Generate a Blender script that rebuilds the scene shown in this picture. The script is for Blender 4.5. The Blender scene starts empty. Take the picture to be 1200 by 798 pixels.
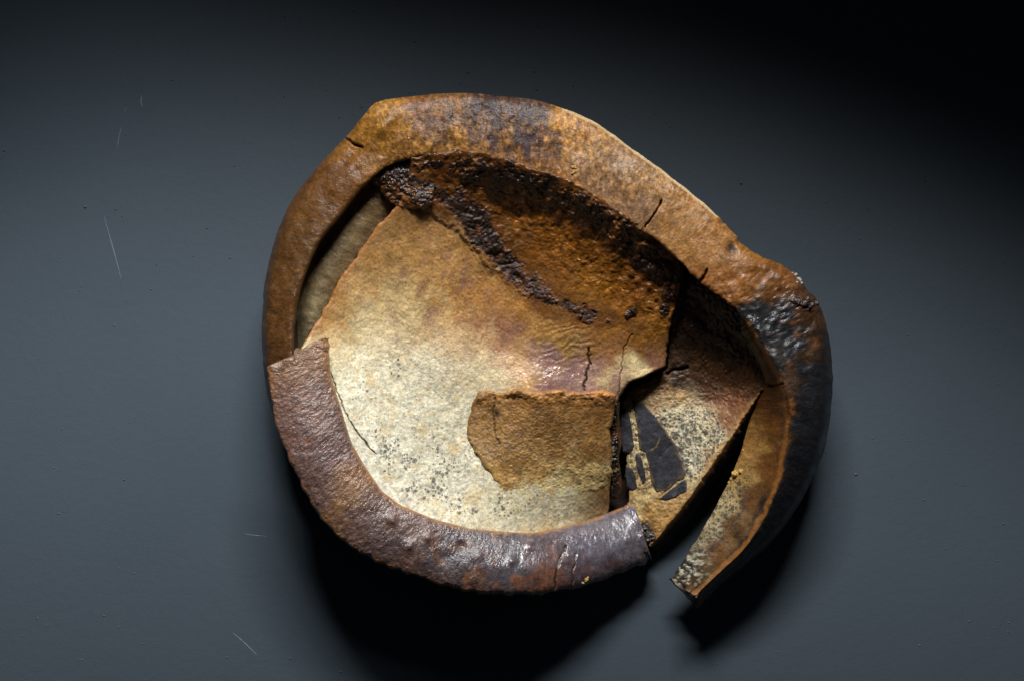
import bpy, math, random
import numpy as np

# ------------------------------------------------------------------ camera, light, exposure
S = 0.0006            # metres per picture unit on the table top
HC = 2600.0           # camera height in picture units
scene = bpy.context.scene
col = scene.collection

def unit(x, y, h):    # table coordinates (no perspective) -> metres
    return ((x-600)*S, (399-y)*S, h*S)

cam_d = bpy.data.cameras.new('camera'); cam = bpy.data.objects.new('camera', cam_d); col.objects.link(cam)
cam.location = (0, 0, HC*S); cam.rotation_euler = (0, 0, 0)
cam_d.sensor_fit = 'HORIZONTAL'; cam_d.angle = 2*math.atan(600/HC)
cam_d.clip_start = 0.01; cam_d.clip_end = 50
scene.camera = cam

world = bpy.data.worlds.new('World'); scene.world = world; world.use_nodes = True
world.node_tree.nodes['Background'].inputs[0].default_value = (0.75, 0.85, 1.0, 1)
world.node_tree.nodes['Background'].inputs[1].default_value = 0.012

def spot(name, pos, target, power, half, blend, radius, color, wide=1, roll=0):
    d = bpy.data.lights.new(name, 'SPOT'); o = bpy.data.objects.new(name, d); col.objects.link(o)
    p = np.array(unit(*pos)); t = np.array(unit(*target))
    o.location = p
    from mathutils import Vector
    o.rotation_euler = (Vector(t-p).to_track_quat('-Z', 'Y').to_matrix() @ __import__('mathutils').Matrix.Rotation(math.radians(roll), 3, 'Z')).to_euler()
    o.scale = (wide, 1, 1)                                # letterbox-shaped beam
    d.energy = power; d.spot_size = math.radians(2*half); d.spot_blend = blend
    d.shadow_soft_size = radius; d.color = color
    return o
for lx in (-780, -600, -420, -250, -80, 80, 250, 420, 600, 780):             # a strip of small lamps side by side
    spot('key_lamp', (640+lx, -2500, 2560), (590, 1165, 0), 38.0, 9.0, 0.42, 0.085, (1.0, 0.995, 0.98), 2.3, -6.5)
spot('left_table_fill', (420, -1500, 2300), (40, 500, 0), 48.0, 9.5, 1.0, 0.12, (0.88, 0.95, 1.0), 1.0, 0)  # fill light added to brighten the left of the table

vs = scene.view_settings
vs.view_transform = 'Standard'; vs.look = 'None'; vs.exposure = 0.0; vs.gamma = 1.0; vs.use_curve_mapping = False

# ------------------------------------------------------------------ numpy helpers
def vnoise(x, y, seed):
    t = np.random.RandomState(seed).rand(256, 256)
    xi = np.floor(x).astype(int); yi = np.floor(y).astype(int)
    fx = x-xi; fy = y-yi
    fx = fx*fx*fx*(fx*(fx*6-15)+10); fy = fy*fy*fy*(fy*(fy*6-15)+10)
    a = t[xi & 255, yi & 255]; b = t[(xi+1) & 255, yi & 255]
    c = t[xi & 255, (yi+1) & 255]; d = t[(xi+1) & 255, (yi+1) & 255]
    return (a*(1-fx)+b*fx)*(1-fy)+(c*(1-fx)+d*fx)*fy

def fbm(x, y, size, octv=4, seed=1, gain=.5):       # about -1..1
    s = 0; a = 1; n = 0; ca, sa = math.cos(.6), math.sin(.6)
    x = np.asarray(x, float)/size+37.3; y = np.asarray(y, float)/size+11.9
    for i in range(octv):
        s = s+a*(vnoise(x, y, seed*17+i)*2-1); n += a; a *= gain
        x, y = (x*ca-y*sa)*2.03+5.1, (x*sa+y*ca)*2.03+9.7
    return s/n*1.6

def lin(c):
    c = np.asarray(c, float)/255
    return np.where(c <= .04045, c/12.92, ((c+.055)/1.055)**2.4)

def sstep(a, b, x):
    t = np.clip((x-a)/(b-a), 0, 1); return t*t*(3-2*t)

def idw(x, y, pts, power=3.2, warp=10, wsize=28, seed=5, soft=6):
    wx = x+warp*fbm(x, y, wsize, 3, seed); wy = y+warp*fbm(x, y, wsize, 3, seed+1)
    num = np.zeros(x.shape+(3,)); den = np.zeros(x.shape)
    for p in pts:
        w = ((wx-p[0])**2+(wy-p[1])**2+soft*soft)**(-power/2)
        num += w[..., None]*lin(p[2]); den += w
    return num/den[..., None]

def pline_dist(x, y, pts):
    best = np.full(np.shape(x), 1e9)
    for (ax, ay), (bx, by) in zip(pts[:-1], pts[1:]):
        dx, dy = bx-ax, by-ay
        t = np.clip(((x-ax)*dx+(y-ay)*dy)/(dx*dx+dy*dy+1e-9), 0, 1)
        best = np.minimum(best, np.hypot(x-ax-t*dx, y-ay-t*dy))
    return best

def blob(x, y, cx, cy, rx, ry=None, ang=0):
    ry = ry or rx; c, s = math.cos(ang), math.sin(ang)
    dx, dy = x-cx, y-cy
    return np.exp(-(((dx*c+dy*s)/rx)**2+((-dx*s+dy*c)/ry)**2))

def mix(a, b, m): return a*(1-m[..., None])+np.asarray(b)*m[..., None]

def catmull(P, n, closed=False):                      # P (k, d) -> (n, d)
    P = np.asarray(P, float); k = len(P)
    t = np.linspace(0, k if closed else k-1, n, endpoint=not closed)
    i = np.minimum(np.floor(t).astype(int), (k if closed else k-1)-1); f = (t-i)
    def g(j): return P[j % k] if closed else P[np.clip(j, 0, k-1)]
    sh = (-1,)+(1,)*(P.ndim-1); f = f.reshape(sh)
    p0, p1, p2, p3 = g(i-1), g(i), g(i+1), g(i+2)
    return .5*((2*p1)+(-p0+p2)*f+(2*p0-5*p1+4*p2-p3)*f**2+(-p0+3*p1-3*p2+p3)*f**3)

def resample(P, n, closed=False):                     # even along the length
    P = np.asarray(P, float)
    if closed: P = np.vstack([P, P[:1]])
    d = np.r_[0, np.cumsum(np.hypot(*(np.diff(P[:, :2], axis=0).T)))]
    t = np.linspace(0, d[-1], n, endpoint=not closed)
    return np.stack([np.interp(t, d, P[:, j]) for j in range(P.shape[1])], 1)

def smooth_closed(A, w):
    k = np.hanning(2*w+3)[1:-1]; k /= k.sum()
    return np.stack([np.convolve(np.r_[A[-w:, j], A[:, j], A[:w], ][0:0] if 0 else np.concatenate([A[-w:, j], A[:, j], A[:w, j]]), k, 'valid') for j in range(A.shape[1])], 1)

def project(x, y, h):                                 # picture place + height -> metres
    f = (HC-h)/HC
    return np.stack([(x-600)*S*f, (399-y)*S*f, h*S], -1)

# ------------------------------------------------------------------ materials
def node(nt, t, **kw):
    n = nt.nodes.new(t)
    for k, v in kw.items(): setattr(n, k, v)
    return n

def mth(nt, op, a, b=None, c=None):
    n = node(nt, 'ShaderNodeMath', operation=op)
    for i, v in enumerate((a, b, c)):
        if v is None: continue
        if hasattr(v, 'links'): nt.links.new(v, n.inputs[i])
        else: n.inputs[i].default_value = v
    return n.outputs[0]

def ceramic(name, dot=(0.035, 0.034, 0.036), spec=.5):
    m = bpy.data.materials.new(name); m.use_nodes = True; nt = m.node_tree; L = nt.links
    bs = nt.nodes['Principled BSDF']
    ca = node(nt, 'ShaderNodeAttribute', attribute_name='Col')
    ma = node(nt, 'ShaderNodeAttribute', attribute_name='Msk')
    sp = node(nt, 'ShaderNodeSeparateColor'); L.new(ma.outputs['Color'], sp.inputs[0])
    tc = node(nt, 'ShaderNodeTexCoord')
    def noise(scale, det=4, rough=.6):
        n = node(nt, 'ShaderNodeTexNoise'); n.inputs['Scale'].default_value = scale
        n.inputs['Detail'].default_value = det; n.inputs['Roughness'].default_value = rough
        L.new(tc.outputs['Object'], n.inputs['Vector']); return n.outputs['Fac']
    n1 = noise(620, 3, .65); n2 = noise(210, 4, .6); n3 = noise(1300, 2, .6)
    # grain
    g = mth(nt, 'ADD', mth(nt, 'MULTIPLY', mth(nt, 'SUBTRACT', n1, .5), 1.5), mth(nt, 'MULTIPLY', mth(nt, 'SUBTRACT', n2, .5), .7))
    g = mth(nt, 'ADD', mth(nt, 'ADD', g, 1.0), mth(nt, 'MULTIPLY', mth(nt, 'SUBTRACT', n3, .5), .9))
    mul = node(nt, 'ShaderNodeVectorMath', operation='SCALE'); L.new(ca.outputs['Color'], mul.inputs[0]); L.new(g, mul.inputs['Scale'])
    # iron speckles
    def dots(scale, seedoff, lo, hi, g=1.15, o=0.0):
        mp = node(nt, 'ShaderNodeMapping'); mp.inputs['Location'].default_value = seedoff
        L.new(tc.outputs['Object'], mp.inputs[0])
        ns = node(nt, 'ShaderNodeTexNoise'); ns.inputs['Scale'].default_value = 500; L.new(mp.outputs[0], ns.inputs['Vector'])
        va = node(nt, 'ShaderNodeVectorMath', operation='MULTIPLY_ADD'); L.new(ns.outputs['Color'], va.inputs[0])
        va.inputs[1].default_value = (.0012, .0012, .0012); L.new(mp.outputs[0], va.inputs[2])
        v = node(nt, 'ShaderNodeTexVoronoi'); v.inputs['Scale'].default_value = scale; L.new(va.outputs[0], v.inputs['Vector'])
        s2 = node(nt, 'ShaderNodeSeparateColor'); L.new(v.outputs['Color'], s2.inputs[0])
        # radius depends on the cell's random value and on the painted density
        r = mth(nt, 'MULTIPLY', mth(nt, 'SUBTRACT', mth(nt, 'MULTIPLY_ADD', sp.outputs[0], g, o), s2.outputs[0]), hi)
        return mth(nt, 'MULTIPLY', mth(nt, 'SUBTRACT', r, v.outputs['Distance']), lo)
    d1 = dots(340, (0, 0, 0), 5, .62); d2 = dots(640, (.3, .7, 0), 4, .66)
    dm = mth(nt, 'MAXIMUM', mth(nt, 'MAXIMUM', d1, d2), dots(235, (.9, .2, 0), 7, .62, 2.2, -1.3))
    cl = node(nt, 'ShaderNodeClamp'); L.new(dm, cl.inputs[0])
    mx = node(nt, 'ShaderNodeMix', data_type='RGBA'); L.new(mth(nt, 'MULTIPLY', cl.outputs[0], .8), mx.inputs[0])
    L.new(mul.outputs[0], mx.inputs[6]); mx.inputs[7].default_value = (*dot, 1)
    L.new(mx.outputs[2], bs.inputs['Base Color'])
    rg = mth(nt, 'ADD', sp.outputs[1], mth(nt, 'MULTIPLY', mth(nt, 'SUBTRACT', n2, .5), .35))
    L.new(rg, bs.inputs['Roughness'])
    bs.inputs['Specular IOR Level'].default_value = spec
    hh = mth(nt, 'ADD', mth(nt, 'MULTIPLY', n1, 1.0), mth(nt, 'MULTIPLY', n3, .5))
    hh = mth(nt, 'ADD', hh, mth(nt, 'MULTIPLY', n2, .5))
    bp = node(nt, 'ShaderNodeBump'); bp.inputs['Distance'].default_value = .0009
    L.new(mth(nt, 'MULTIPLY', sp.outputs[2], .9), bp.inputs['Strength']); L.new(hh, bp.inputs['Height'])
    L.new(bp.outputs[0], bs.inputs['Normal'])
    return m

M_GLAZE = ceramic('salt_glazed_stoneware')
M_IRON = ceramic('iron_violet_glaze', spec=.95)
M_CLAY = ceramic('bare_dark_clay', spec=.35)
M_CRUST = ceramic('melted_ash_crust', spec=.6)

def gold_mat():
    m = bpy.data.materials.new('gold_leaf'); m.use_nodes = True; nt = m.node_tree; b = nt.nodes['Principled BSDF']
    b.inputs['Base Color'].default_value = (.95, .62, .2, 1); b.inputs['Metallic'].default_value = .6; b.inputs['Roughness'].default_value = .38
    n = node(nt, 'ShaderNodeTexNoise'); n.inputs['Scale'].default_value = 900
    bp = node(nt, 'ShaderNodeBump'); bp.inputs['Distance'].default_value = .0006; nt.links.new(n.outputs['Fac'], bp.inputs['Height']); nt.links.new(bp.outputs[0], b.inputs['Normal'])
    return m
M_GOLD = gold_mat()

def table_mat():
    m = bpy.data.materials.new('blue_grey_paint'); m.use_nodes = True; nt = m.node_tree; L = nt.links; b = nt.nodes['Principled BSDF']
    tc = node(nt, 'ShaderNodeTexCoord')
    def nz(s, d=4):
        n = node(nt, 'ShaderNodeTexNoise'); n.inputs['Scale'].default_value = s; n.inputs['Detail'].default_value = d
        L.new(tc.outputs['Object'], n.inputs['Vector']); return n.outputs['Fac']
    a = nz(6); c = nz(900, 2); e = nz(160, 3)
    r = node(nt, 'ShaderNodeValToRGB'); L.new(mth(nt, 'ADD', mth(nt, 'MULTIPLY', a, .8), mth(nt, 'MULTIPLY', c, .2)), r.inputs[0])
    r.color_ramp.elements[0].position = .3; r.color_ramp.elements[0].color = (.052, .069, .086, 1)
    r.color_ramp.elements[1].position = .7; r.color_ramp.elements[1].color = (.060, .078, .096, 1)
    L.new(r.outputs[0], b.inputs['Base Color'])
    b.inputs['Roughness'].default_value = .62; b.inputs['Specular IOR Level'].default_value = .25
    bp = node(nt, 'ShaderNodeBump'); bp.inputs['Distance'].default_value = .0003; bp.inputs['Strength'].default_value = .55
    L.new(mth(nt, 'ADD', mth(nt, 'MULTIPLY', c, .6), e), bp.inputs['Height']); L.new(bp.outputs[0], b.inputs['Normal'])
    return m
M_TABLE = table_mat()

# ------------------------------------------------------------------ mesh helpers
def mesh_obj(name, V, F, mat, colr=None, msk=None, parent=None, smooth=True):
    me = bpy.data.meshes.new(name)
    F = [np.asarray(f, np.int32) for f in F]
    V = np.asarray(V, np.float32)
    me.vertices.add(len(V)); me.vertices.foreach_set('co', V.ravel())
    loops = np.concatenate([f.ravel() for f in F])
    tot = np.concatenate([np.full(len(f), f.shape[1], np.int32) for f in F])
    st = np.r_[0, np.cumsum(tot)[:-1]].astype(np.int32)
    me.loops.add(len(loops)); me.loops.foreach_set('vertex_index', loops)
    me.polygons.add(len(tot)); me.polygons.foreach_set('loop_start', st); me.polygons.foreach_set('loop_total', tot)
    me.update(calc_edges=True); me.validate()
    if smooth: me.polygons.foreach_set('use_smooth', np.ones(len(me.polygons), bool))
    def att(nm, A):
        a = me.color_attributes.new(nm, 'FLOAT_COLOR', 'POINT')
        A = np.c_[np.asarray(A, np.float32).reshape(-1, 3), np.ones(len(V), np.float32)]
        a.data.foreach_set('color', A.astype(np.float32).ravel())
    if colr is not None: att('Col', colr)
    if msk is not None: att('Msk', msk)
    me.materials.append(mat)
    o = bpy.data.objects.new(name, me); col.objects.link(o)
    if parent is not None: o.parent = parent
    return o

def grid_faces(nu, nv, wrap_v=False, wrap_u=False, off=0, flip=False):
    I = np.arange(nu if wrap_u else nu-1); J = np.arange(nv if wrap_v else nv-1)
    i, j = np.meshgrid(I, J, indexing='ij'); i2 = (i+1) % nu; j2 = (j+1) % nv
    f = np.stack([i*nv+j, i2*nv+j, i2*nv+j2, i*nv+j2], -1).reshape(-1, 4)+off
    return f[:, ::-1] if flip else f

class Outline:
    def __init__(self, center, pts, n, sm=2, rough=0, rsize=9, seed=3):
        P = resample(pts, n, True); P = smooth_closed(P, sm)
        c = np.array(center, float); d = P[:, :2]-c; R = np.hypot(d[:, 0], d[:, 1])
        if rough: 
            R2 = R+rough*fbm(P[:, 0], P[:, 1], rsize, 4, seed); P[:, :2] = c+d*(R2/R)[:, None]; R = R2
        self.P, self.c, self.R = P, c, R
        th = np.arctan2(P[:, 1]-c[1], P[:, 0]-c[0]); o = np.argsort(th)
        self.th = np.r_[th[o]-2*np.pi, th[o], th[o]+2*np.pi]; self.Rs = np.tile(R[o], 3); self.hs = np.tile(P[o, 2], 3)
        tg = np.linspace(-np.pi, np.pi, 720, endpoint=False)
        def blur(v, sig=22):
            k = np.exp(-.5*(np.arange(-90, 91)/sig)**2); k /= k.sum()
            return np.convolve(np.tile(np.interp(tg, self.th, v), 3), k, 'same')[720:1440]
        R2, h2 = blur(self.Rs), blur(self.hs)
        self.tg = np.r_[tg-2*np.pi, tg, tg+2*np.pi]; self.Rb = np.tile(R2, 3); self.hb = np.tile(h2, 3)
    def soft(self, x, y):
        th = np.arctan2(y-self.c[1], x-self.c[0]); r = np.hypot(x-self.c[0], y-self.c[1])
        return r/np.interp(th, self.tg, self.Rb), np.interp(th, self.tg, self.hb)
    def polar(self, x, y):
        th = np.arctan2(y-self.c[1], x-self.c[0]); r = np.hypot(x-self.c[0], y-self.c[1])
        return r/np.interp(th, self.th, self.Rs), np.interp(th, self.th, self.hs)

def polar_solid(name, ol, hfun, thick, nr, colfun, mat, parent, side_rows=8, botshift=None, side_rough=1.2, bot_rings=10, seed=9, sidecol=(45, 30, 20)):
    """A slab with a free outline: top surface hfun(x, y, r, edge), rough sides and an underside."""
    n = len(ol.P); c = ol.c
    rr = np.linspace(.006, 1, nr)
    X = c[0]+(ol.P[:, 0]-c[0])[:, None]*rr; Y = c[1]+(ol.P[:, 1]-c[1])[:, None]*rr
    HE = np.repeat(ol.P[:, 2][:, None], nr, 1); RR = np.repeat(rr[None], n, 0)
    H = hfun(X, Y, RR, HE)
    C, K = colfun(X, Y, RR)
    ex, ey, eh = X[:, -1], Y[:, -1], H[:, -1]
    bs = np.zeros((n, 2)) if botshift is None else botshift(ol.P)
    u = np.arange(n)*1.0
    dx, dy = ex-c[0], ey-c[1]; dl = np.hypot(dx, dy); dx /= dl; dy /= dl
    sx, sy, sh = [], [], []
    for k in range(1, side_rows+1):
        t = k/side_rows
        nz = side_rough*fbm(ex*1.0+k*3.1, ey+k*thick/side_rows, 5, 3, seed)*min(1, 3*t)
        sx.append(ex+bs[:, 0]*t+dx*nz); sy.append(ey+bs[:, 1]*t+dy*nz); sh.append(eh-thick*t)
    if side_rows:
        X = np.c_[X, np.array(sx).T]; Y = np.c_[Y, np.array(sy).T]; H = np.c_[H, np.array(sh).T]
    bx, by = X[:, -1], Y[:, -1]
    q = np.linspace(1, .01, bot_rings+1)[1:]
    BX = c[0]+(bx-c[0])[:, None]*q; BY = c[1]+(by-c[1])[:, None]*q
    BH = hfun(BX, BY, np.repeat(q[None], n, 0), np.repeat(ol.P[:, 2][:, None], bot_rings, 1))-thick*1.05-2
    X = np.c_[X, BX]; Y = np.c_[Y, BY]; H = np.c_[H, BH]
    ne = X.shape[1]-nr
    cs = lin(sidecol)*(1+.5*fbm(X[:, nr:], Y[:, nr:]+np.arange(ne)*2, 6, 3, 77))[..., None]
    first = np.clip(1-np.arange(ne)/2.5, 0, 1)[None, :, None]
    cs = cs*(1-first)+C[:, -1:, :]*first
    C = np.concatenate([C, np.clip(cs, 0, 1)], 1)
    ks = np.zeros((n, ne, 3)); ks[..., 1] = .6; ks[..., 2] = .8
    K = np.concatenate([K, ks], 1)
    nv = X.shape[1]
    V = project(X, Y, H).reshape(-1, 3)
    F = grid_faces(n, nv, wrap_u=True)
    cen = project(np.array([c[0], bx.mean()]), np.array([c[1], by.mean()]), np.array([H[:, 0].mean(), BH[:, -1].mean()]))
    V = np.vstack([V, cen]); i = np.arange(n); N0 = n*nv
    f1 = np.stack([i*nv, ((i+1) % n)*nv, np.full(n, N0)], 1)[:, ::-1]
    f2 = np.stack([i*nv+nv-1, ((i+1) % n)*nv+nv-1, np.full(n, N0+1)], 1)
    Cv = np.vstack([C.reshape(-1, 3), C[0, 0], C[0, -1]]); Kv = np.vstack([K.reshape(-1, 3), K[0, 0], K[0, -1]])
    return mesh_obj(name, V, [F, f1, f2], mat, Cv, Kv, parent)

def loft(name, prof, nu, nv, dispfun, colfun, mat, parent, cap=True):
    """prof: (stations, profile points, 3) closed round the profile."""
    A = catmull(np.asarray(prof, float), nu)                     # along
    A = np.swapaxes(catmull(np.swapaxes(A, 0, 1), nv, True), 0, 1)
    X, Y, H = A[..., 0], A[..., 1], A[..., 2]
    U = np.repeat(np.linspace(0, 1, nu)[:, None], nv, 1); W = np.repeat(np.linspace(0, 1, nv, endpoint=False)[None], nu, 0)
    X, Y, H = dispfun(X, Y, H, U, W)
    C, K = colfun(X, Y, H, U, W)
    V = project(X, Y, H).reshape(-1, 3)
    F = [grid_faces(nu, nv, wrap_v=True)]
    Cv, Kv = C.reshape(-1, 3), K.reshape(-1, 3)
    if cap:
        for row, fl in ((0, 0), (nu-1, 1)):
            c = V[row*nv:(row+1)*nv].mean(0)
            i = np.arange(nv); idx = len(V)
            V = np.vstack([V, c]); Cv = np.vstack([Cv, Cv[row*nv]]); Kv = np.vstack([Kv, Kv[row*nv]])
            f = np.stack([row*nv+i, row*nv+(i+1) % nv, np.full(nv, idx)], 1)
            F.append(f[:, ::-1] if fl else f)
    return mesh_obj(name, V, F, mat, Cv, Kv, parent)

def pack(x, spk, rough, bump):
    K = np.zeros(np.shape(x)+(3,)); K[..., 0] = spk; K[..., 1] = rough; K[..., 2] = bump
    return K

def clipc(C): return np.clip(C, .002, .95)

# ------------------------------------------------------------------ the table top
def table():
    V = [(-1.6, -1.6, 0), (1.6, -1.6, 0), (1.6, 1.6, 0), (-1.6, 1.6, 0), (-1.6, -1.6, -.04), (1.6, -1.6, -.04), (1.6, 1.6, -.04), (-1.6, 1.6, -.04)]
    F = [[(0, 1, 2, 3), (7, 6, 5, 4), (0, 4, 5, 1), (1, 5, 6, 2), (2, 6, 7, 3), (3, 7, 4, 0)]]
    o = mesh_obj('tabletop', V, F, M_TABLE, smooth=False); o['kind'] = 'structure'
    o['label'] = 'smooth blue grey painted tabletop under the broken bowl'
    ms = bpy.data.materials.new('scratched_paint'); ms.use_nodes = True
    b = ms.node_tree.nodes['Principled BSDF']; b.inputs['Roughness'].default_value = .5
    nn = node(ms.node_tree, 'ShaderNodeTexNoise'); nn.inputs['Scale'].default_value = 300
    rp = node(ms.node_tree, 'ShaderNodeValToRGB'); ms.node_tree.links.new(nn.outputs['Fac'], rp.inputs[0])
    rp.color_ramp.elements[0].color = (.08, .1, .12, 1); rp.color_ramp.elements[1].color = (.19, .23, .25, 1)
    ms.node_tree.links.new(rp.outputs[0], b.inputs['Base Color'])
    rnd = random.Random(4)
    for pts, w in (([(122, 254), (127, 272), (134, 297), (142, 327)], .55), ([(142, 150), (140, 158), (137, 175)], .45), ([(166, 112), (165, 120), (167, 126)], .8),
                   ([(273, 741), (288, 754), (301, 767)], .5), ([(285, 625), (300, 627), (312, 628)], .35), ([(148, 126), (146, 132)], .4)):
        P = resample(pts, 14); d = np.gradient(P, axis=0); d /= np.hypot(d[:, 0], d[:, 1])[:, None]
        nrm = np.c_[-d[:, 1], d[:, 0]]; t = np.linspace(0, 1, 14); ww = w*np.sin(np.pi*(.08+.84*t))**.6*np.array([.7+.5*rnd.random() for _ in t])
        V = []
        for s, h in ((-1, .05), (0, .35), (1, .05)):
            Q = P+nrm*(ww*s)[:, None]; V.append(project(Q[:, 0], Q[:, 1], np.full(14, h)))
        V = np.stack(V, 1).reshape(-1, 3)
        mesh_obj('scratch', V, [grid_faces(14, 3)], ms, parent=o)
    # grit caught in the paint
    rs = np.random.RandomState(12); n = 900
    x = rs.uniform(-40, 1240, n); y = rs.uniform(-30, 830, n)
    rad = .45+.85*rs.rand(n)**3; rad[rs.rand(n) < .03] *= 1.6
    Vs, Fs = [], []; k = 0
    for i in range(n):
        if rs.rand() < .35: x[i] = x[i-1]+rs.normal(0, 9); y[i] = y[i-1]+rs.normal(0, 9)
        ring = []
        for lv, (q, z) in enumerate(((1, -.1), (.75, .5), (.3, .8))):
            for a in range(6):
                th = a*math.pi/3+rs.rand()*.6; r = rad[i]*q*(.75+.5*rs.rand())
                ring.append(unit(x[i]+r*math.cos(th)*1.2, y[i]+r*math.sin(th), rad[i]*z*.75))
        Vs += ring
        for lv in range(2):
            for a in range(6): Fs.append((k+lv*6+a, k+lv*6+(a+1) % 6, k+lv*6+6+(a+1) % 6, k+lv*6+6+a))
        Fs.append((k+12, k+13, k+14, k+15)); Fs.append((k+12, k+15, k+16, k+17)); k += 18
    g = mesh_obj('paint_grit', Vs, [np.array(Fs)[:, ::-1]], M_TABLE); g['kind'] = 'stuff'
    g['label'] = 'tiny grit specks caught in the grey tabletop paint'; g['category'] = 'grit'
table()

# ------------------------------------------------------------------ the vessel
root = bpy.data.objects.new('broken_stoneware_bowl', None); col.objects.link(root)
root['label'] = 'torn brown and cream salt glazed stoneware bowl with gaping rim'
root['category'] = 'bowl'

# ---- body under the rim: hollow wall and foot
def body():
    o = [(332, 420, 100), (336, 330, 104), (375, 240, 106), (432, 172, 108), (500, 145, 108), (600, 150, 108), (700, 185, 104), (800, 262, 96), (872, 340, 84),
         (890, 400, 70), (872, 455, 50), (838, 505, 38), (795, 565, 26), (752, 618, 8), (700, 630, 14), (600, 655, 62), (500, 648, 96), (420, 610, 108), (372, 556, 112), (342, 480, 106)]
    P = resample(o, 160, True); P = smooth_closed(P, 6)
    c = np.array([600, 420])
    def ring(sc, hf, hadd=0):
        Q = P.copy(); Q[:, :2] = c+(P[:, :2]-c)*sc; Q[:, 2] = P[:, 2]*hf+hadd; return Q
    prof = np.stack([ring(1, 1), ring(.985, .86), ring(.93, .55), ring(.8, .22), ring(.7, 0, 6), ring(.69, 0, 0), ring(.6, 0, 0), ring(.58, 0, 6), ring(.3, 0, 7), ring(.02, 0, 7),
                     ring(.02, 0, 13), ring(.3, 0, 13), ring(.6, 0, 14), ring(.76, .25, 4), ring(.87, .55, 4), ring(.93, .85), ring(.945, .97)], 1)
    prof[..., 2] += 0
    n, m = prof.shape[:2]
    X, Y, H = prof[..., 0], prof[..., 1], prof[..., 2]
    nz = fbm(X, Y+H, 30, 4, 3)
    C = lin((46, 32, 23))*(1+.5*nz)[..., None]; K = pack(X, 0, .6, .6)
    mesh_obj('body', project(X, Y, H).reshape(-1, 3), [grid_faces(n, m, wrap_u=True, wrap_v=True)], M_CLAY, clipc(C), K, root)
body()

# ---- floor slab
SLAB_C = (575, 440); SLAB_HC = 84
slab_pts = [(352, 412, 116), (363, 391, 117), (383, 358, 117), (400, 327, 118), (425, 290, 120), (440, 268, 122), (465, 243, 125), (478, 218, 129), (482, 184, 133), (540, 175, 133), (577, 181, 133),
            (612, 193, 133), (645, 203, 133), (680, 216, 131), (712, 237, 128), (742, 257, 124), (771, 275, 118), (796, 300, 110), (801, 318, 102), (794, 350, 90), (783, 390, 76), (779, 429, 68),
            (755, 440, 63), (736, 448, 61), (724, 465, 60), (715, 500, 58), (716, 540, 57), (713, 590, 44), (712, 614, 44), (664, 630, 68), (623, 638, 94), (581, 636, 105), (540, 630, 115),
            (500, 622, 122), (460, 604, 130), (432, 578, 135), (412, 550, 137), (394, 515, 137), (380, 475, 134), (366, 435, 126)]
slab_pts = [(x, y, h+(15 if y < 260 and x > 490 else 0)+(14 if y < 330 and x > 740 else 0)) for x, y, h in slab_pts]
slab_ol = Outline(SLAB_C, slab_pts, 1200, 3, 1.3, 11, 21)
def slab_base(x, y):
    r, he = slab_ol.soft(x, y)
    return SLAB_HC+(he-SLAB_HC)*np.clip(r, 0, 1.15)**2.1+3*fbm(x, y, 90, 2, 31)+13*sstep(402, 462, y+4*fbm(x, y, 30, 2, 32))*sstep(610, 470, y)*sstep(545, 640, x)-29*blob(x, y, 716, 622, 60, 38)+11*sstep(.72, 1.0, r)*sstep(330, 250, y)*sstep(440, 520, x)
def sdf_w(x, y, pts):
    best = np.full(np.shape(x), 1e9)
    for (ax, ay, aw), (bx, by, bw) in zip(pts[:-1], pts[1:]):
        dx, dy = bx-ax, by-ay; t = np.clip(((x-ax)*dx+(y-ay)*dy)/(dx*dx+dy*dy), 0, 1)
        best = np.minimum(best, np.hypot(x-ax-t*dx, y-ay-t*dy)-(aw+(bw-aw)*t))
    return best
VEIN = [(452, 204, 10), (476, 214, 9), (500, 221, 9), (522, 231, 11), (543, 246, 15), (562, 266, 14), (580, 288, 10), (600, 312, 9), (622, 335, 10), (645, 351, 10), (668, 360, 7), (690, 369, 4), (714, 376, 2)]
BAND = [(452, 200, 3), (480, 193, 5), (515, 192, 7), (550, 194, 9), (590, 203, 13), (630, 218, 11), (665, 234, 11), (700, 256, 13), (740, 288, 15), (770, 312, 15), (796, 334, 12)]
def crust_mask(X, Y):
    n = fbm(X, Y, 24, 5, 431, .62); n2 = fbm(X, Y, 9, 4, 432, .6)
    a = sstep(4, -4, sdf_w(X, Y, VEIN)+8*n+5*n2); b = sstep(5, -5, sdf_w(X, Y, BAND)+11*n+7*n2)
    return a, b
slab_cracks = [([(387, 436), (394, 455), (403, 478), (414, 500), (427, 517), (440, 531)], .75, 4), ([(690, 408), (691, 425), (688, 437), (685, 447), (684, 457)], 1.0, 4),
               ([(742, 392), (733, 405), (729, 430), (724, 462)], .8, 1.2)]
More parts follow.
